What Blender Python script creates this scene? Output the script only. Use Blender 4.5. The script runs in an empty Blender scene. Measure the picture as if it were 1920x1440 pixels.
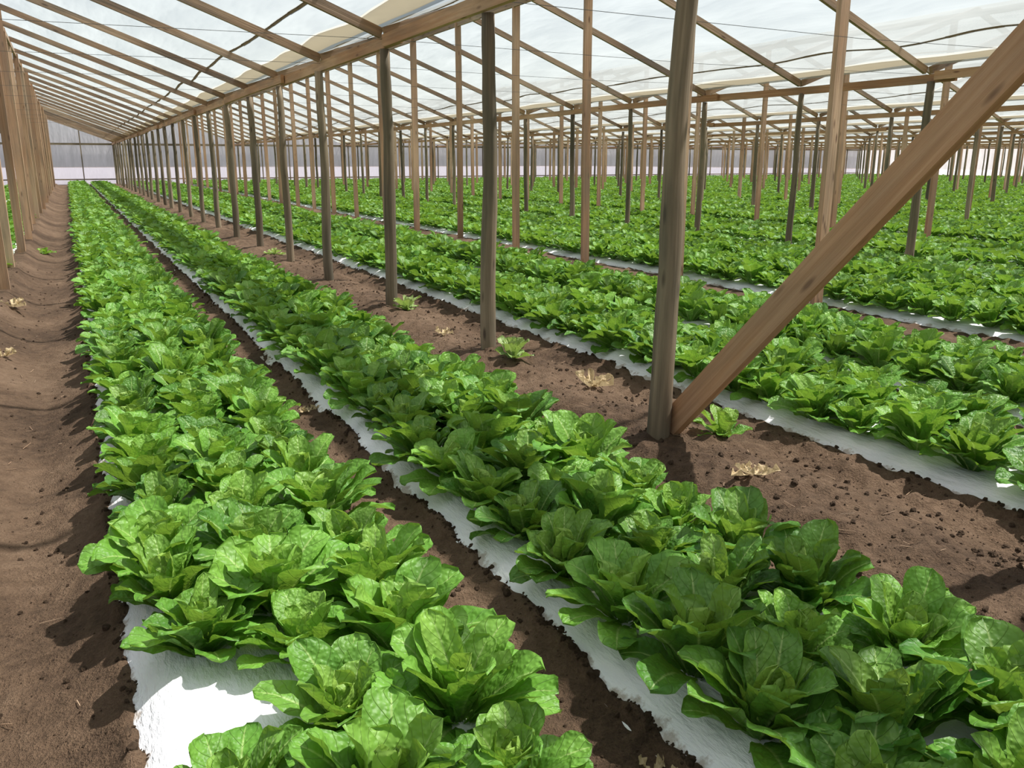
import bpy, math, random
import numpy as np
from mathutils import Vector, noise, Matrix
random.seed(7); np.random.seed(7)
H=1.6
sc=bpy.context.scene
sc.view_settings.view_transform='Standard'
sc.view_settings.look='None'
sc.view_settings.exposure=0.14

# ------------------------------------------------------------ helpers
def link(o):
    sc.collection.objects.link(o); return o

class NT:
    def __init__(s,name):
        s.m=bpy.data.materials.new(name); s.m.use_nodes=True
        s.t=s.m.node_tree; s.t.nodes.clear()
        s.out=s.n('ShaderNodeOutputMaterial')
    def n(s,ty,**kw):
        nd=s.t.nodes.new(ty)
        for k,v in kw.items():
            if k=='ins':
                for a,b in v.items(): s.set(nd,a,b)
            else: setattr(nd,k,v)
        return nd
    def set(s,nd,a,b):
        if isinstance(b,bpy.types.NodeSocket): s.t.links.new(b,nd.inputs[a])
        else: nd.inputs[a].default_value=b
    def math(s,op,a,b=0.0,clamp=False):
        nd=s.n('ShaderNodeMath',operation=op,use_clamp=clamp); s.set(nd,0,a); s.set(nd,1,b); return nd.outputs[0]
    def mix(s,f,a,b):
        nd=s.n('ShaderNodeMix',data_type='RGBA'); s.set(nd,0,f); s.set(nd,6,a); s.set(nd,7,b); return nd.outputs[2]
    def noise(s,vec,scale,detail=4,rough=.55):
        nd=s.n('ShaderNodeTexNoise'); nd.inputs['Scale'].default_value=scale
        nd.inputs['Detail'].default_value=detail; nd.inputs['Roughness'].default_value=rough
        s.t.links.new(vec,nd.inputs['Vector']); return nd.outputs[0]
    def ramp(s,f,stops):
        nd=s.n('ShaderNodeValToRGB'); s.t.links.new(f,nd.inputs[0]); e=nd.color_ramp.elements
        while len(e)<len(stops): e.new(.5)
        for i,(p,c) in enumerate(stops):
            e[i].position=p; e[i].color=c if len(c)==4 else (*c,1)
        return nd.outputs[0]
    def remap(s,v,a,b,c=0.0,d=1.0):
        nd=s.n('ShaderNodeMapRange'); s.set(nd,0,v); s.set(nd,1,a); s.set(nd,2,b); s.set(nd,3,c); s.set(nd,4,d); return nd.outputs[0]
    def mapping(s,vec,scale=(1,1,1),loc=(0,0,0)):
        nd=s.n('ShaderNodeMapping'); s.t.links.new(vec,nd.inputs[0]); nd.inputs['Scale'].default_value=scale; nd.inputs['Location'].default_value=loc; return nd.outputs[0]
    def bump(s,h,strength,dist):
        nd=s.n('ShaderNodeBump'); nd.inputs['Strength'].default_value=strength; nd.inputs['Distance'].default_value=dist
        s.t.links.new(h,nd.inputs['Height']); return nd.outputs[0]
    def done(s,sh):
        s.t.links.new(sh,s.out.inputs[0]); return s.m

def C(r,g,b): return (r,g,b,1)

def wood_mat(name,c1,c2,c3,knot=True,stain=0.0,rough=.75,grey=(.05,.05,.035)):
    s=NT(name); uv=s.n('ShaderNodeUVMap').outputs[0]
    g=s.noise(s.mapping(uv,(1.2,38,1)),1.0,5,.6)
    big=s.noise(s.mapping(uv,(.30,.8,1)),1.0,2)
    f=s.math('ADD',s.math('MULTIPLY',g,.45),s.math('MULTIPLY',s.math('SUBTRACT',big,.5),1.1)); f=s.math('ADD',f,.29)
    col=s.ramp(f,[(.32,c1),(.52,c2),(.72,c3)])
    if knot:
        v=s.n('ShaderNodeTexVoronoi'); v.inputs['Scale'].default_value=1.0
        s.t.links.new(s.mapping(uv,(2.4,9,1)),v.inputs['Vector'])
        k=s.remap(v.outputs['Distance'],.07,.17,.85,0)
        col=s.mix(k,col,C(c1[0]*.5,c1[1]*.42,c1[2]*.4))
    if stain:
        st=s.noise(s.mapping(uv,(1.0,7,1),(9,3,0)),1.0,4)
        col=s.mix(s.remap(st,.43,.65,0,stain),col,C(*grey))
    b=s.bump(g,.5,.010)
    p=s.n('ShaderNodeBsdfPrincipled',ins={'Base Color':col,'Roughness':rough,'Normal':b})
    return s.done(p.outputs[0])

M_sawn=wood_mat('sawn_pine',(.30,.165,.09),(.50,.30,.175),(.66,.455,.30),stain=.55,grey=(.24,.18,.13))
M_brace=wood_mat('reddish_sawn_pine',(.28,.135,.068),(.46,.25,.13),(.62,.39,.24),stain=.4,grey=(.23,.16,.11))
M_raft=wood_mat('rafter_pine',(.18,.11,.065),(.36,.23,.14),(.51,.365,.245),stain=.65,grey=(.14,.115,.09))
M_beam=wood_mat('gutter_pine',(.30,.14,.06),(.47,.26,.135),(.61,.40,.245),stain=.5,grey=(.18,.125,.085))
M_round=wood_mat('weathered_round_wood',(.090,.066,.042),(.21,.160,.102),(.37,.29,.195),stain=.65,rough=.85,grey=(.082,.075,.050))

def film_mat(name,col,trans,transcol,wr=1.0,diff=0.0,var=.12):
    s=NT(name); uv=s.n('ShaderNodeUVMap').outputs[0]
    n1=s.noise(s.mapping(uv,(.5,2.2,1)),1.0,3,.6)
    b=s.bump(n1,.6*wr,.2)
    c=s.mix(s.remap(n1,.35,.7),C(*[v*(1-var) for v in col]),C(*col))
    tr=s.n('ShaderNodeBsdfTranslucent',ins={'Color':c,'Normal':b}).outputs[0]
    if diff:
        df=s.n('ShaderNodeBsdfDiffuse',ins={'Color':c,'Normal':b})
        mm=s.n('ShaderNodeMixShader',ins={0:diff}); s.set(mm,1,tr); s.set(mm,2,df.outputs[0]); tr=mm.outputs[0]
    tp=s.n('ShaderNodeBsdfTransparent',ins={'Color':C(*transcol)})
    f=s.remap(n1,.3,.75,trans+.05,trans-.05)
    m2=s.n('ShaderNodeMixShader'); s.set(m2,0,f); s.set(m2,1,tr); s.set(m2,2,tp.outputs[0])
    return s.done(m2.outputs[0])
M_film=film_mat('greenhouse_roof_film',(.200,.214,.212),.36,(.98,.98,.98),1.0)
M_wall=film_mat('greenhouse_wall_film',(.90,.88,.93),.48,(.95,.94,.99),.6,.45)
M_fold=film_mat('yellowed_film_fold',(.20,.172,.118),.05,(.9,.86,.7),.5)

# leaf material
def leaf_mat(name,dark,mid,heart,rib,dry=False):
    s=NT(name); uv=s.n('ShaderNodeUVMap').outputs[0]
    sep=s.n('ShaderNodeSeparateXYZ'); s.t.links.new(uv,sep.inputs[0]); u,v=sep.outputs[0],sep.outputs[1]
    au=s.math('MULTIPLY',s.math('ABSOLUTE',s.math('SUBTRACT',u,.5)),2.0)
    wd=s.math('ADD',s.math('MULTIPLY',s.math('SUBTRACT',1.0,v),.15),.03)
    ribm=s.math('SUBTRACT',1.0,s.math('DIVIDE',au,wd),True)
    wv=s.math('ABSOLUTE',s.math('SINE',s.math('SUBTRACT',s.math('MULTIPLY',v,22.0),s.math('MULTIPLY',au,5.0))))
    vein=s.remap(wv,0.0,.14,1.0,0.0)
    tc=s.n('ShaderNodeTexCoord').outputs['Object']
    vo=s.n('ShaderNodeTexVoronoi',feature='SMOOTH_F1'); vo.inputs['Scale'].default_value=85.0
    s.t.links.new(tc,vo.inputs['Vector'])
    at=s.n('ShaderNodeAttribute',attribute_name='tint').outputs['Fac']
    rnd=s.n('ShaderNodeObjectInfo').outputs['Random']
    n=s.noise(tc,9.0,3)
    f=s.math('ADD',s.math('MULTIPLY',n,.85),s.math('MULTIPLY',rnd,.45))
    col=s.ramp(f,[(.36,dark),(.90,mid)])
    col=s.mix(s.math('MULTIPLY',at,.85),col,C(*heart))
    col=s.mix(s.math('MULTIPLY',vein,.20),col,C(*rib))
    col=s.mix(s.remap(vo.outputs['Distance'],.2,.75,0,.18),col,C(*[q*.6 for q in dark]))
    col=s.mix(s.math('MULTIPLY',ribm,.8),col,C(*rib))
    hh=s.math('SUBTRACT',s.math('MULTIPLY',vo.outputs['Distance'],-1.0),s.math('MULTIPLY',vein,.5))
    b=s.bump(hh,.8,.006)
    p=s.n('ShaderNodeBsdfPrincipled',ins={'Base Color':col,'Roughness':.7 if dry else .47,'Normal':b})
    p.inputs['Specular IOR Level'].default_value=.3 if dry else .36
    tcol=s.mix(.5,col,C(.42,.64,.05) if not dry else C(.6,.5,.3))
    tr=s.n('ShaderNodeBsdfTranslucent',ins={'Color':tcol,'Normal':b})
    m=s.n('ShaderNodeMixShader',ins={0:.27}); s.set(m,1,p.outputs[0]); s.set(m,2,tr.outputs[0])
    return s.done(m.outputs[0])
M_leaf=leaf_mat('romaine_leaf',(.036,.145,.018),(.165,.385,.048),(.42,.59,.12),(.43,.58,.20))
M_pale=leaf_mat('pale_cut_leaf',(.16,.30,.07),(.32,.46,.14),(.5,.55,.25),(.6,.62,.4))
M_dry=leaf_mat('dried_leaf',(.42,.29,.14),(.66,.52,.30),(.75,.62,.4),(.75,.62,.42),True)

# soil
def soil_mat():
    s=NT('greenhouse_soil'); tc=s.n('ShaderNodeTexCoord').outputs['Object']
    a=s.noise(tc,.9,4); b=s.noise(tc,14,6,.7); c=s.noise(tc,90,3,.7)
    f=s.math('ADD',s.math('MULTIPLY',a,.50),s.math('ADD',s.math('MULTIPLY',b,.36),s.math('MULTIPLY',c,.20)))
    col=s.ramp(f,[(.38,(.052,.032,.020)),(.53,(.138,.088,.055)),(.70,(.245,.165,.108))])
    v=s.n('ShaderNodeTexVoronoi'); v.inputs['Scale'].default_value=20; s.t.links.new(tc,v.inputs['Vector'])
    col=s.mix(s.remap(v.outputs['Distance'],.03,.08,.22,0),col,C(.30,.22,.16))
    hb=s.math('ADD',s.math('MULTIPLY',b,1.0),s.math('MULTIPLY',c,.5))
    bp=s.bump(hb,.9,.05)
    p=s.n('ShaderNodeBsdfPrincipled',ins={'Base Color':col,'Roughness':.92,'Normal':bp})
    p.inputs['Specular IOR Level'].default_value=.2
    return s.done(p.outputs[0])
M_soil=soil_mat()
s_=NT('wall_brightener_ground'); tc_=s_.n('ShaderNodeTexCoord').outputs['Object']
M_brighten=s_.done(s_.n('ShaderNodeBsdfDiffuse',ins={'Color':s_.ramp(s_.noise(tc_,3,5),[(.35,(.16,.15,.16)),(.65,(.25,.24,.25))])}).outputs[0])  # pale tone chosen so the added outside plane brightens the back wall

def mulch_mat():
    s=NT('white_mulch_film'); tc=s.n('ShaderNodeTexCoord').outputs['Object']
    a=s.noise(tc,7,5,.6); b=s.noise(s.mapping(tc,(1,.35,2)),26,4,.6); e=s.noise(tc,40,3,.6)
    sep=s.n('ShaderNodeSeparateXYZ'); s.t.links.new(tc,sep.inputs[0]); z=sep.outputs[2]
    low=s.math('SUBTRACT',s.math('ADD',s.remap(z,0.0,.05,.36,0.0),s.math('MULTIPLY',s.math('SUBTRACT',a,.5),1.0)),.28)
    low=s.math('ADD',low,s.math('MULTIPLY',s.math('SUBTRACT',e,.5),.3))
    d=s.remap(low,0.0,.10,0.0,.7)
    col=s.mix(s.remap(b,.35,.7),C(.88,.89,.93),C(.94,.95,.98))
    col=s.mix(d,col,C(.34,.26,.19))
    bp=s.bump(s.math('ADD',b,s.math('MULTIPLY',a,.6)),.6,.025)
    p=s.n('ShaderNodeBsdfPrincipled',ins={'Base Color':col,'Roughness':.45,'Normal':bp})
    return s.done(p.outputs[0])
M_mulch=mulch_mat()
s_=NT('galvanised_wire'); M_wire=s_.done(s_.n('ShaderNodeBsdfPrincipled',ins={'Base Color':C(.12,.12,.12),'Roughness':.5,'Metallic':.6}).outputs[0])

# ------------------------------------------------------------ mesh builder
class MB:
    def __init__(s): s.v=[]; s.f=[]; s.uv=[]
    def quad(s,idx,uvs): s.f.append(idx); s.uv.extend(uvs)
    def beam(s,p0,p1,w,t,up=Vector((0,0,1)),warp=0.0):
        p0=Vector(p0);p1=Vector(p1); d=(p1-p0); L=d.length; d.normalize()
        side=d.cross(up).normalized(); u2=side.cross(d).normalized()
        ou=random.random()*40; ov=random.random()*40
        n=1 if warp==0 else 4
        b0=len(s.v); bx=random.uniform(-1,1)*warp; by=random.uniform(-1,1)*warp
        for i in range(n+1):
            q=i/n; c=p0+(p1-p0)*q+side*bx*math.sin(q*math.pi)+u2*by*math.sin(q*math.pi)
            for a,b in((-1,-1),(1,-1),(1,1),(-1,1)):
                s.v.append(tuple(c+side*(a*w/2)+u2*(b*t/2)))
        per=[0,w,w+t,2*w+t,2*(w+t)]
        for i in range(n):
            for k in range(4):
                k2=(k+1)%4; a=b0+i*4
                s.quad((a+k,a+k2,a+4+k2,a+4+k),[(ou+i/n*L,ov+per[k]),(ou+i/n*L,ov+per[k+1]),(ou+(i+1)/n*L,ov+per[k+1]),(ou+(i+1)/n*L,ov+per[k])])
        s.quad((b0+3,b0+2,b0+1,b0),[(ou,ov),(ou+.01,ov),(ou+.01,ov+w),(ou,ov+w)])
        e=b0+n*4; s.quad((e,e+1,e+2,e+3),[(ou,ov),(ou+.01,ov),(ou+.01,ov+w),(ou,ov+w)])
    def pole(s,p0,p1,r0,r1,seg=14,rings=14,wob=.02):
        p0=Vector(p0);p1=Vector(p1); L=(p1-p0).length; d=(p1-p0).normalized()
        sx=d.cross(Vector((0,1,0))).normalized(); sy=d.cross(sx).normalized()
        ou=random.random()*40; ov=random.random()*40; b0=len(s.v); ph=random.random()*20
        for i in range(rings+1):
            q=i/rings; c=p0+(p1-p0)*q
            c=c+sx*wob*noise.noise(Vector((ph,q*2.5,0)))+sy*wob*noise.noise(Vector((q*2.5,ph,3)))
            r=r0+(r1-r0)*q
            for k in range(seg):
                a=2*math.pi*k/seg
                rr=r*(1+.16*noise.noise(Vector((math.cos(a)*1.2+ph,math.sin(a)*1.2,q*9))))
                s.v.append(tuple(c+sx*rr*math.cos(a)+sy*rr*math.sin(a)))
        for i in range(rings):
            for k in range(seg):
                k2=(k+1)%seg; a=b0+i*seg; w0=k/seg*.4; w1=(k+1)/seg*.4
                s.quad((a+k,a+k2,a+seg+k2,a+seg+k),[(ou+i/rings*L,ov+w0),(ou+i/rings*L,ov+w1),(ou+(i+1)/rings*L,ov+w1),(ou+(i+1)/rings*L,ov+w0)])
        s.f.append(tuple(b0+rings*seg+k for k in range(seg))); s.uv.extend([(ou,ov+k*.01) for k in range(seg)])
        s.f.append(tuple(b0+seg-1-k for k in range(seg))); s.uv.extend([(ou,ov+k*.01) for k in range(seg)])
    def obj(s,name,mat,smooth=False,parent=None,lnk=True):
        m=bpy.data.meshes.new(name); m.from_pydata(s.v,[],s.f)
        l=m.uv_layers.new(name='UVMap'); l.data.foreach_set('uv',np.array(s.uv,dtype=np.float32).ravel())
        m.materials.append(mat)
        if smooth: m.polygons.foreach_set('use_smooth',[True]*len(m.polygons))
        m.update(); o=bpy.data.objects.new(name,m)
        if lnk: link(o)
        if parent: o.parent=parent
        return o

def grid_mesh(name,X,Y,Z,mat,UV=None,smooth=True,uvscale=1.0):
    ny,nx=X.shape; co=np.stack([X,Y,Z],-1).reshape(-1,3).astype(np.float32)
    i=np.arange(ny-1)[:,None]*nx+np.arange(nx-1)[None,:]
    q=np.stack([i,i+1,i+nx+1,i+nx],-1).reshape(-1,4)
    m=bpy.data.meshes.new(name); m.vertices.add(len(co)); m.vertices.foreach_set('co',co.ravel())
    m.loops.add(q.size); m.loops.foreach_set('vertex_index',q.ravel().astype(np.int32))
    m.polygons.add(len(q)); m.polygons.foreach_set('loop_start',(np.arange(len(q))*4).astype(np.int32))
    m.polygons.foreach_set('loop_total',np.full(len(q),4,np.int32))
    m.update(calc_edges=True)
    if UV is not None:
        l=m.uv_layers.new(name='UVMap'); l.data.foreach_set('uv',UV.reshape(-1,2)[q.ravel()].astype(np.float32).ravel())
    m.polygons.foreach_set('use_smooth',[smooth]*len(q)); m.materials.append(mat); m.validate()
    return link(bpy.data.objects.new(name,m))

# ------------------------------------------------------------ layout (metres)
G0=1.90*H; P=5.15*H; RF=2.7*H; NB=9
YF=43*H; YB=-4*H; PY=1.57*H
GZ=1.835*H; RZ=2.76*H
gut_x=[G0+k*P for k in range(-1,NB+1)]
rid_x=[G0+RF+k*P for k in range(-1,NB)]
gy=[2.45*H+PY*k for k in range(0,26)]
gy0=1.12*H
ry=[4.35*H+PY*k for k in range(-3,25)]
def roofz(x):
    f=((x-G0)%P)
    return GZ+(RZ-GZ)*(f/RF if f<RF else (P-f)/(P-RF))
WB=.62*H
beds=[-.01,.835*H,-2.05*H,-1.24*H-.02]
for k in range(0,NB):
    g=G0+k*P
    for d in(.45,1.30,2.80,3.62,4.36): beds.append(g+d*H)

# ------------------------------------------------------------ ground
beds_near=[b for b in beds if -4<b<9]
def ground_h(x,y):
    n=noise.noise(Vector((x*.9,y*.9,0)))*.018+noise.noise(Vector((x*4,y*4,5)))*.018+noise.noise(Vector((x*13,y*13,9)))*.013
    base=0.0; edge=0
    for b in beds_near:
        if b-.03<x<b+WB+.03:
            e=min(x-b,b+WB-x)
            if e>.12: return -.03
            edge=1; em=e
    if edge:
        t=max(0,em)/.12
        k=noise.noise(Vector((x*3,y*1.9,1)))*.034+noise.noise(Vector((x*10,y*10,4)))*.032
        return (.011+k+n*.4)*(1-t)+(-.03)*t
    if x<0 and x>-.62*H:   # left path trough
        q=(x+.22*H)/(.24*H); base=-.10+.145*min(q*q,1.35)
        if x>-.1: base=min(base,.012)
        base+= .022*noise.noise(Vector((x*5,y*.7,2)))
        n*=.8
    elif .6*H<x<.86*H:
        q=(x-.73*H)/(.13*H); base=-.035+.045*q*q
    elif 1.46*H<x<2.36*H:
        base=.05*math.exp(-((x-1.88*H)/.28)**2)-.05*math.exp(-((x-2.18*H)/.13)**2)-.035*math.exp(-((x-1.62*H)/.12)**2)
        n*=2.1
    return base+n
xs=np.concatenate([[-160,-60,-20],np.arange(-8,-1.4,.2),np.arange(-1.4,4.2,.018),np.arange(4.2,9,.1),np.arange(9,84,1.0),[100,160]])
ys=[-120,-40,-15,-6,-2,0,.8]; y=1.2
while y<YF+2:
    ys.append(y); y+=max(.018,.0065*(y-1)) if y<40 else .8
ys+= [YF+20,YF+80,YF+200]; ys=np.array(ys)
X,Y=np.meshgrid(xs,ys)
Z=np.zeros_like(X)
for j in range(Y.shape[0]):
    for i in range(X.shape[1]):
        x_,y_=X[j,i],Y[j,i]
        if -2.5<x_<9 and 0<y_<YF: Z[j,i]=ground_h(x_,y_)
        else: Z[j,i]=-.02
grid_mesh('soil_ground',X,Y,Z,M_soil)
gx_,gy_=np.meshgrid(np.linspace(-60,150,8),np.linspace(YF+.6,YF+180,8))
grid_mesh('wall_brightener_plane',gx_,gy_,gx_*0+.0,M_brighten)  # plane added beyond the back wall to lighten it through the film

# ------------------------------------------------------------ mulch beds
def mulch(b,near):
    t=np.array([-.04,-.01,.02,.05,.08,.12,.17,.25,.38,.5,.62,.75,.83,.88,.92,.95,.98,1.01,1.04]) if near else np.array([-.01,.06,.5,.94,1.01])
    ys=[.2]; y=.2
    while y<YF-.6*H:
        y+= max(.03,.01*y) if near else 1.0
        ys.append(y)
    ys=np.array(ys); X=np.zeros((len(ys),len(t))); Z=np.zeros_like(X)
    for j,yy in enumerate(ys):
        for i,q in enumerate(t):
            x=b+q*WB
            e=min(q,1-q)*WB
            k=min(1,max(0,e/.15)); z=-.004+.078*(k*(2-k))
            if e<-.01: z=-.035
            if near and e>.0:
                z+= noise.noise(Vector((x*4,yy*4,2)))*.010+noise.noise(Vector((x*22,yy*9,2)))*.005
            X[j,i]=x; Z[j,i]=z
    Y=np.repeat(ys[:,None],len(t),1)
    return grid_mesh('plastic_mulch_bed',X,Y,Z,M_mulch)
for b in beds: mulch(b, -1.5<b<5.5)

# ------------------------------------------------------------ lettuce
def leaf(V,F,UV,T,az,L,W,phi0,bend,cup,r0,z0,tint,nu,nv,ruf,seed,drop=0.0):
    b0=len(V); ca,sa=math.cos(az),math.sin(az); r=r0; z=z0; roll=random.uniform(-.25,.25)
    yawb=random.uniform(-.35,.35); lat=0
    for j in range(nv+1):
        s=j/nv; phi=math.radians(phi0-bend*s**2.0)
        if j:
            ds=L/nv; r+=math.cos(phi)*ds; z+=math.sin(phi)*ds; lat+=yawb*s*ds
        w=W*(.20*(1-s)+1.20*s**1.0*max(0,(1-s**3.8))**.5)
        Nr,Nz=-math.sin(phi),math.cos(phi)
        for i in range(nu+1):
            x=-1+2*i/nu
            xx=x*w
            n=cup*w*x*x*(.5+.5*s)+roll*xx
            n-=.006*math.exp(-(x/.12)**2)*(1-s*.6)
            pu=noise.noise(Vector((xx*36+seed,s*L*36,seed*1.7)))*.0080+noise.noise(Vector((xx*95+seed,s*L*95,seed)))*.0034
            n+=pu*min(1,abs(x)*3+.15)*min(1,s*3)
            n+=ruf*(abs(x)**3)*math.sin(s*13+seed*3+x*1.5)*min(1,s*2)
            n+=ruf*.8*max(0,s-.75)*4*noise.noise(Vector((x*3,seed,1)))
            ex=1+.05*noise.noise(Vector((s*14,seed,x)))
            rr=r+Nr*n; zz=z+Nz*n; ll=lat+xx*ex*(1-.25*abs(cup)*x*x)
            V.append((ca*rr-sa*ll,sa*rr+ca*ll,max(zz,.004 if drop==0 else .002))); T.append(tint)
    for j in range(nv):
        for i in range(nu):
            a=b0+j*(nu+1)+i; F.append((a,a+1,a+nu+2,a+nu+1))
            for (p,q) in((i,j),(i+1,j),(i+1,j+1),(i,j+1)): UV.append((p/nu,q/nv))

def lettuce(name,seed,nu,nv,rings,mat,sc_=1.0):
    random.seed(seed); V=[];F=[];UV=[];T=[]; az=random.random()*6
    for (cnt,L,W,phi,bend,cup,r0,tint,ruf) in rings:
        for k in range(cnt):
            az+=2.39996+random.uniform(-.25,.25)
            leaf(V,F,UV,T,az,L*random.uniform(.82,1.14)*sc_,W*random.uniform(.85,1.14)*sc_,phi+random.uniform(-10,10),bend+random.uniform(-14,16),cup,r0,0.0,
                 min(1,max(0,tint+random.uniform(-.08,.08))),nu,nv,ruf,random.random()*50)
    m=bpy.data.meshes.new(name); m.from_pydata(V,[],F)
    l=m.uv_layers.new(name='UVMap'); l.data.foreach_set('uv',np.array(UV,dtype=np.float32).ravel())
    a=m.attributes.new('tint','FLOAT','POINT'); a.data.foreach_set('value',np.array(T,dtype=np.float32))
    m.polygons.foreach_set('use_smooth',[True]*len(F)); m.materials.append(mat); m.update()
    return bpy.data.objects.new(name,m)
#        cnt  L    W    phi bend cup  r0   tint ruf
RINGS=[(6,.235,.080,36,48,.20,.018,.00,.010),
       (6,.270,.084,53,46,.22,.015,.04,.010),
       (6,.272,.081,66,40,.30,.012,.12,.009),
       (5,.250,.070,76,30,.42,.010,.34,.008),
       (4,.205,.057,84,4,.70,.008,.66,.006),
       (3,.160,.046,88,-22,1.0,.006,1.0,.005)]
RLOW=[(5,.235,.086,36,48,.22,.018,.0,.01),(6,.265,.086,56,46,.25,.015,.06,.01),(5,.255,.077,71,34,.36,.012,.22,.01),(3,.19,.060,85,0,.8,.008,.6,.0)]
colH=bpy.data.collections.new('lettuce_variants_near'); colL=bpy.data.collections.new('lettuce_variants_far')
NV=10
for i in range(NV): colH.objects.link(lettuce('lettuce_head_%s'%'abcdefghij'[i],100+i,14,20,RINGS,M_leaf))
for i in range(5): colL.objects.link(lettuce('lettuce_small_%s'%'abcde'[i],200+i,4,6,RLOW,M_leaf))

def scatter_group(name,col):
    g=bpy.data.node_groups.new(name,'GeometryNodeTree')
    g.interface.new_socket('Geometry',in_out='INPUT',socket_type='NodeSocketGeometry')
    g.interface.new_socket('Geometry',in_out='OUTPUT',socket_type='NodeSocketGeometry')
    N=g.nodes; Lk=g.links.new
    gi=N.new('NodeGroupInput'); go=N.new('NodeGroupOutput'); iop=N.new('GeometryNodeInstanceOnPoints')
    ci=N.new('GeometryNodeCollectionInfo'); ci.inputs['Collection'].default_value=col
    ci.inputs['Separate Children'].default_value=True; ci.inputs['Reset Children'].default_value=True
    def at(nm,ty):
        a=N.new('GeometryNodeInputNamedAttribute'); a.data_type=ty; a.inputs['Name'].default_value=nm; return a.outputs['Attribute']
    Lk(gi.outputs[0],iop.inputs['Points']); Lk(ci.outputs[0],iop.inputs['Instance'])
    iop.inputs['Pick Instance'].default_value=True
    Lk(at('vid','INT'),iop.inputs['Instance Index']); Lk(at('rot','FLOAT_VECTOR'),iop.inputs['Rotation']); Lk(at('scl','FLOAT_VECTOR'),iop.inputs['Scale'])
    Lk(iop.outputs[0],go.inputs[0]); return g
gH=scatter_group('scatter_near_lettuce',colH); gL=scatter_group('scatter_far_lettuce',colL)
def scatter(name,pts,grp,nvar,parent=None):
    if not pts: return
    m=bpy.data.meshes.new(name); m.from_pydata([p[0] for p in pts],[],[])
    a=m.attributes.new('rot','FLOAT_VECTOR','POINT'); a.data.foreach_set('vector',np.array([p[1] for p in pts],dtype=np.float32).ravel())
    a=m.attributes.new('scl','FLOAT_VECTOR','POINT'); a.data.foreach_set('vector',np.array([p[2] for p in pts],dtype=np.float32).ravel())
    a=m.attributes.new('vid','INT','POINT'); a.data.foreach_set('value',np.array([random.randrange(nvar) for _ in pts],dtype=np.int32))
    o=link(bpy.data.objects.new(name,m)); md=o.modifiers.new('scatter','NODES'); md.node_group=grp
    if parent: o.parent=parent
    return o
random.seed(11)
for b in beds:
    hi=[];lo=[]
    sp=.228*H
    for c,fx in enumerate((.195,.505,.815)):
        y=.30*H+[.17,.07,0][c]*H
        while y<YF-.9*H:
            s=random.uniform(.86,1.22)
            p=((b+fx*WB+random.uniform(-.03,.03),y+random.uniform(-.045,.045),.062),
               (random.uniform(-.15,.15),random.uniform(-.15,.15),random.uniform(0,6.283)),(s*1.02,s*1.02,s*random.uniform(.9,1.08)))
            near=(b<9 and y<13 and b>-1)
            skip=(abs(b)<.1 and c==0 and 1.27*H<y<1.40*H)
            if not skip: (hi if near else lo).append(p)
            y+=sp
    par=link(bpy.data.objects.new('romaine_lettuce_row',None))
    scatter('lettuces_near',hi,gH,NV,par); scatter('lettuces_far',lo,gL,5,par)

# ------------------------------------------------------------ fallen heads and dried leaves
RF1=[(6,.15,.055,12,10,.3,.01,.2,.012),(4,.13,.05,38,20,.5,.01,.5,.01),(3,.10,.04,70,10,.8,.0,.8,.006)]
RFS=[(5,.15,.055,25,20,.3,.01,.1,.012),(5,.17,.055,55,30,.4,.01,.4,.01),(4,.14,.045,75,10,.8,.0,.7,.006)]
RF2=[(4,.12,.032,10,-10,.9,.01,.5,.014),(3,.09,.03,25,-20,1.0,.01,.7,.014)]
def place(name,seed,rings,mat,x,y,s,tilt=0):
    o=lettuce(name,seed,10,12,rings,mat,s); link(o); o.location=(x,y,ground_h(x,y)+.005); o.rotation_euler=(tilt,0,seed)
    return o
def ray(px,py,z=0.0):   # survey helper: photo pixel -> point on the soil plane
    f=1600; th=math.radians(14.64); ps=math.radians(26.8)
    F=Vector((math.sin(ps)*math.cos(th),math.cos(ps)*math.cos(th),-math.sin(th))); R=Vector((math.cos(ps),-math.sin(ps),0)); U=R.cross(F)
    d=F*f+R*(px-960)-U*(py-720); t=(z-H)/d.z; return d.x*t,d.y*t
for nm,sd,rg,mt,px,py,s in [('fallen_lettuce_head',1,RFS,M_pale,962,686,1.25),('fallen_lettuce_head',2,RFS,M_pale,762,590,1.15),
     ('volunteer_lettuce_plant',3,RFS,M_leaf,1352,830,1.15),('fallen_lettuce_head',4,RF1,M_leaf,85,470,1.3),
     ('dried_lettuce_leaves',5,RF2,M_dry,1108,728,1.6),('dried_lettuce_leaves',6,RF2,M_dry,1410,905,1.05),
     ('dried_lettuce_leaves',7,RF2,M_dry,25,582,1.6),('dried_lettuce_leaves',8,RF2,M_dry,830,637,.9),
     ('dried_lettuce_leaves',9,RF2,M_dry,578,765,.6),('fallen_lettuce_head',10,RF1,M_pale,515,482,1.2),
     ('dried_lettuce_leaves',11,RF2,M_dry,5,670,1.1),('dried_lettuce_leaves',12,RF2,M_dry,1035,632,.8),('dried_lettuce_leaves',13,RF2,M_dry,1225,1432,.5)]:
    x,y=ray(px,py); place(nm,sd,rg,mt,x,y,s)

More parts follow.
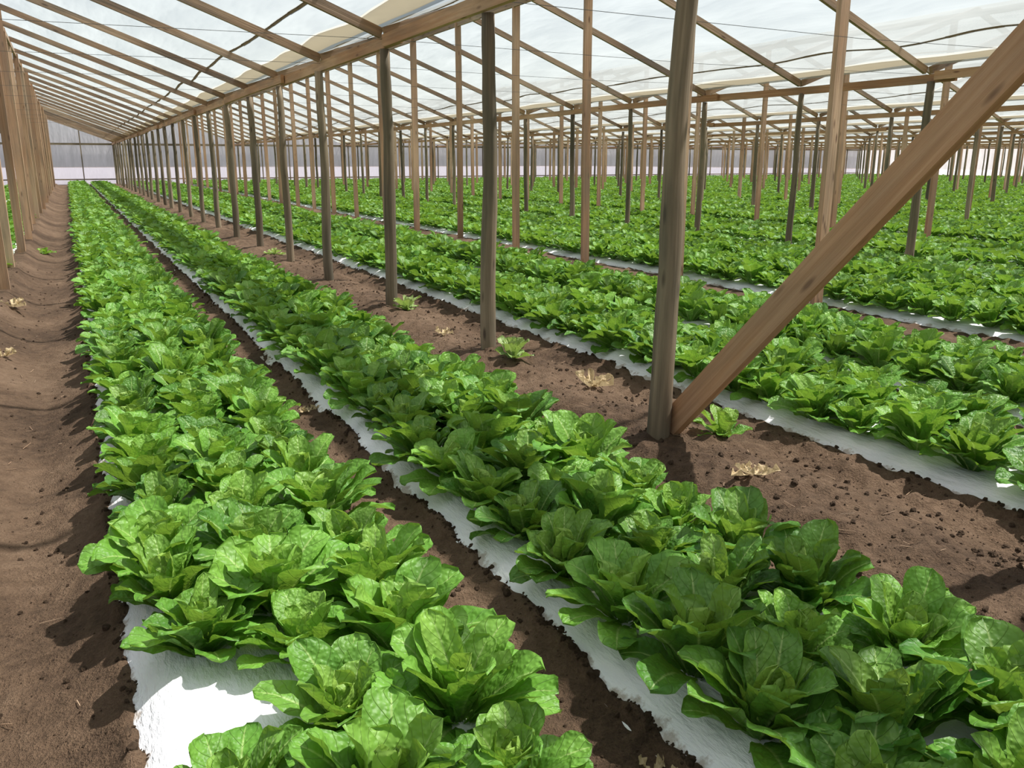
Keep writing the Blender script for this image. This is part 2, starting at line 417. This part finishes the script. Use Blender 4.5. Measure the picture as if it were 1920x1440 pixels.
# clods
colC=bpy.data.collections.new('clod_variants')
import bmesh
for i in range(4):
    bm=bmesh.new(); bmesh.ops.create_icosphere(bm,subdivisions=3,radius=1)
    for v in bm.verts:
        n=v.co.normalized(); v.co=n*(1+.45*noise.noise(n*1.3+Vector((i*7,0,0)))+.15*noise.noise(n*4+Vector((i*7,3,0)))); v.co.z*=.75
    m=bpy.data.meshes.new('soil_clod_'+'abcd'[i]); bm.to_mesh(m); bm.free(); m.materials.append(M_soil)
    colC.objects.link(bpy.data.objects.new('soil_clod_'+'abcd'[i],m))
gC=scatter_group('scatter_clods',colC)
pts=[]
def clod(x,y,s): pts.append(((x,y,ground_h(x,y)+s*.1),(random.random()*6,random.random()*6,random.random()*6),(s,s,s)))
for _ in range(9000):
    y=1.2+14*random.random()**1.6; q=random.random()
    s=.003+.011*random.random()**5
    if q<.38: x=random.uniform(1.48*H,2.34*H); s*=1.25
    elif q<.53: x=random.uniform(-.75*H,-.02)
    elif q<.64: x=random.uniform(.62*H,.85*H)
    else:
        x=random.choice([.84*H,.84*H,.61*H,2.36*H,-.01,1.46*H])+random.gauss(0,.022); s=.004+.013*random.random()**3
    clod(x,y,s)
scatter('soil_clods',pts,gC,4)

# straw twigs on the wide path
mb=MB()
for _ in range(420):
    x=random.choice([random.uniform(1.5*H,2.3*H)]*3+[random.uniform(-.6*H,-.1)]); y=random.uniform(1.5,14); a=random.random()*6.28; l=random.uniform(.02,.1); z=ground_h(x,y)+.008
    mb.beam((x,y,z),(x+math.cos(a)*l,y+math.sin(a)*l,z+random.uniform(-.002,.012)),.0022,.0022)
mb.obj('straw_debris',M_raft)

# ------------------------------------------------------------ posts
random.seed(5)
for gi_,gx in enumerate(gut_x):
    ysr=[gy0]+gy if gi_==1 else [gy0-PY*.2]+gy
    if gi_ in(1,2):
        for k,y in enumerate(ysr):
            dx=random.uniform(-.03,.03) if k>2 else 0
            if gi_==1: dx+={0:.24,1:-.15,2:.0}.get(k,0)
            if gi_==1 and k==1: y-=.05
            mb=MB(); r=random.uniform(.052,.064)*(1.15 if k==1 else 1)
            mb.pole((gx+dx,y,-.25),(gx+dx*.35+random.uniform(-.02,.02),y+random.uniform(-.03,.03),1.695*H),r*1.1,r*.86,wob=.026)
            mb.obj('round_timber_post',M_round,True)
    else:
        mb=MB()
        for y in ysr:
            r=random.uniform(.05,.062); mb.pole((gx+random.uniform(-.04,.04),y,-.25),(gx,y,1.695*H),r*1.1,r*.88,8,5)
        mb.obj('round_timber_post_row',M_round,True)
for ri,rx in enumerate(rid_x):
    def mk(mb,y):
        w=random.uniform(.11,.14)
        ang=random.uniform(-.15,.15); up=Vector((math.sin(ang),math.cos(ang),0))
        x=rx+random.uniform(-.05,.05)
        mb.beam((x,y+random.uniform(-.06,.06),-.2),(x+random.uniform(-.03,.03),y,RZ-.1),w,.06,up,.012)
    if ri in(0,1):
        for y in ry:
            mb=MB(); mk(mb,y); mb.obj('sawn_timber_post',M_sawn)
    else:
        mb=MB()
        for y in ry: mk(mb,y)
        mb.obj('sawn_timber_post_row',M_sawn)
# brace
mb=MB(); mb.beam((G0-.03,2.50*H,-.03),(G0+.04,.84*H,1.69*H),.055,.145,Vector((0,1,1)))
mb.obj('diagonal_timber_brace',M_brace)

# gutter beams (segments lapping at posts), rafters, ridge
for gi_,gx in enumerate(gut_x):
    mb=MB(); y=YB; k=0
    while y<YF:
        L=PY*2; z=1.735*H+random.uniform(-.008,.008)
        mb.beam((gx+(.03 if k%2 else -.03),y-.15,z+random.uniform(-.015,.015)),(gx+(.03 if k%2 else -.03),min(y+L+.15,YF),z+random.uniform(-.015,.015)),.05,.12,warp=.012); y+=L;k+=1
    mb.obj('gutter_beam',M_beam)
rys=[YB+.2,YB+.2+PY]+[2.45*H+PY*k for k in range(-1,26)]
for rx in rid_x:
    mb=MB()
    for y in rys:
        for sgn,gx in((-1,rx-RF),(1,rx+P-RF)):
            yy=y+random.uniform(-.05,.05)+sgn*.04
            a=Vector((gx,yy,GZ-.065)); b=Vector((rx,yy+random.uniform(-.08,.08),RZ-.065))
            mb.beam(a,b,.055,.10,warp=.012)
    mb.beam((rx,YB,RZ-.13),(rx,YF,RZ-.13),.045,.11)
    mb.obj('roof_rafters',M_raft)

# roof film
for rx in rid_x:
    for gx in(rx-RF,rx+P-RF):
        ts=np.linspace(0,1,13); ysr=np.arange(YB,YF+.01,PY/10)
        X=np.zeros((len(ysr),len(ts))); Z=np.zeros_like(X); Y=np.zeros_like(X)
        for j,yy in enumerate(ysr):
            ph=((yy-2.45*H)/PY)%1.0
            for i,t in enumerate(ts):
                X[j,i]=gx+(rx-gx)*t; Y[j,i]=yy
                Z[j,i]=GZ+(RZ-GZ)*t+ .07*math.sin(math.pi*ph)**2*math.sin(math.pi*min(1,t*1.0))+.02*noise.noise(Vector((X[j,i],yy*.8,rx)))*math.sin(math.pi*t)
        UV=np.stack([Y,X],-1)
        grid_mesh('ceiling',X,Y,Z,M_film,UV)
for gx in gut_x:
    ysr=np.arange(YB,YF+.01,PY/8)
    X=np.zeros((len(ysr),5)); Z=np.zeros_like(X); Y=np.repeat(ysr[:,None],5,1)
    for j,yy in enumerate(ysr):
        for i,q in enumerate((-1,-.5,0,.5,1)):
            wd=.20+.05*noise.noise(Vector((gx,yy*.7,q)))
            X[j,i]=gx+q*wd; Z[j,i]=GZ+.03+abs(q)*wd*.42+.02*noise.noise(Vector((yy,q,gx)))
    grid_mesh('gutter_fold_shade_strip',X,Y,Z,M_fold,np.stack([Y,X],-1))  # yellowed gutter fold, widened and kept dense to shade the bed below
for rx in rid_x:
    for sg in(-1,1):
        gx=rx-RF if sg<0 else rx+P-RF
        mb=MB(); yy=YB; prev=None
        while yy<YF-.1:
            t=.16+.02*noise.noise(Vector((yy*.6,rx,0))); x=gx+(rx-gx)*t; z=GZ+(RZ-GZ)*t+.035*math.sin(math.pi*(((yy-2.45*H)/PY)%1))**2+.01
            cur=Vector((x,yy,z))
            if prev is not None: mb.beam(prev,cur,.04+.02*noise.noise(Vector((yy*2,rx,5))),.02)
            prev=cur; yy+=PY/6
        mb.obj('roof_film_seam',M_fold)

# walls
def wall(name,pts,mat):
    mb=MB(); d=0
    for i,(x,y,z) in enumerate(pts):
        if i: d+=math.hypot(x-pts[i-1][0],y-pts[i-1][1])
        mb.v+=[(x,y,-.1),(x,y,z)]
        if i:
            a=2*i-2; d0=d-math.hypot(x-pts[i-1][0],y-pts[i-1][1])
            mb.quad((a,a+2,a+3,a+1),[(-.1,d0),(-.1,d),(z,d),(pts[i-1][2],d0)])
    return mb.obj(name,mat)
allx=sorted(gut_x+rid_x)
wall('wall_back',[(x,YF,roofz(x+1e-6) if x<gut_x[-1] else GZ) for x in allx],M_wall)
wall('wall_left',[(gut_x[0]-.1,y,GZ) for y in np.linspace(YB,YF,20)],M_wall)
wall('wall_right',[(gut_x[-1]+.1,y,GZ) for y in np.linspace(YB,YF,20)],M_wall)
mb=MB()
mb.beam((gut_x[0],YF-.08,1.72*H),(gut_x[-1],YF-.08,1.72*H),.06,.14)
mb.beam((gut_x[0],YF-.08,.35),(gut_x[-1],YF-.08,.35),.05,.08)
x=gut_x[0]
while x<gut_x[-1]:
    mb.beam((x,YF-.12,-.2),(x,YF-.12,roofz(x)-.05),.07,.1,Vector((0,1,0))); x+=P/4
mb.obj('trim_1',M_round)

# tie wires
mb=MB()
for y in gy[:12]+[gy0]:
    xx=gut_x[0]
    while xx<gut_x[5]:
        mb.beam((xx,y+.06,1.76*H),(xx+P/2,y+.06,1.75*H-.03),.004,.004); mb.beam((xx+P/2,y+.06,1.75*H-.03),(xx+P,y+.06,1.76*H),.004,.004); xx+=P
mb.obj('tie_wires',M_wire)

# ------------------------------------------------------------ light
w=bpy.data.worlds.new('sky'); sc.world=w; w.use_nodes=True; nt=w.node_tree; nt.nodes.clear()
o=nt.nodes.new('ShaderNodeOutputWorld'); bg=nt.nodes.new('ShaderNodeBackground'); sky=nt.nodes.new('ShaderNodeTexSky')
sky.sky_type='NISHITA'; sky.sun_disc=False; sky.sun_elevation=math.radians(58); sky.sun_rotation=math.radians(98); sky.dust_density=2.0
bg.inputs[1].default_value=.10; nt.links.new(sky.outputs[0],bg.inputs[0]); nt.links.new(bg.outputs[0],o.inputs[0])
sl=bpy.data.lights.new('sun','SUN'); sl.energy=16.0; sl.angle=math.radians(1.1); sl.color=(1,.965,.91)
so=link(bpy.data.objects.new('sun',sl)); d=Vector((-.52,.067,-1)); so.rotation_euler=d.to_track_quat('-Z','Y').to_euler(); so.location=(10,-2,30)

cam=bpy.data.cameras.new('camera'); cam.lens=30; cam.sensor_width=36; cam.clip_end=500
co=link(bpy.data.objects.new('camera',cam)); co.location=(0,0,H); co.rotation_euler=(math.radians(90-14.64),0,math.radians(-26.8)); sc.camera=co
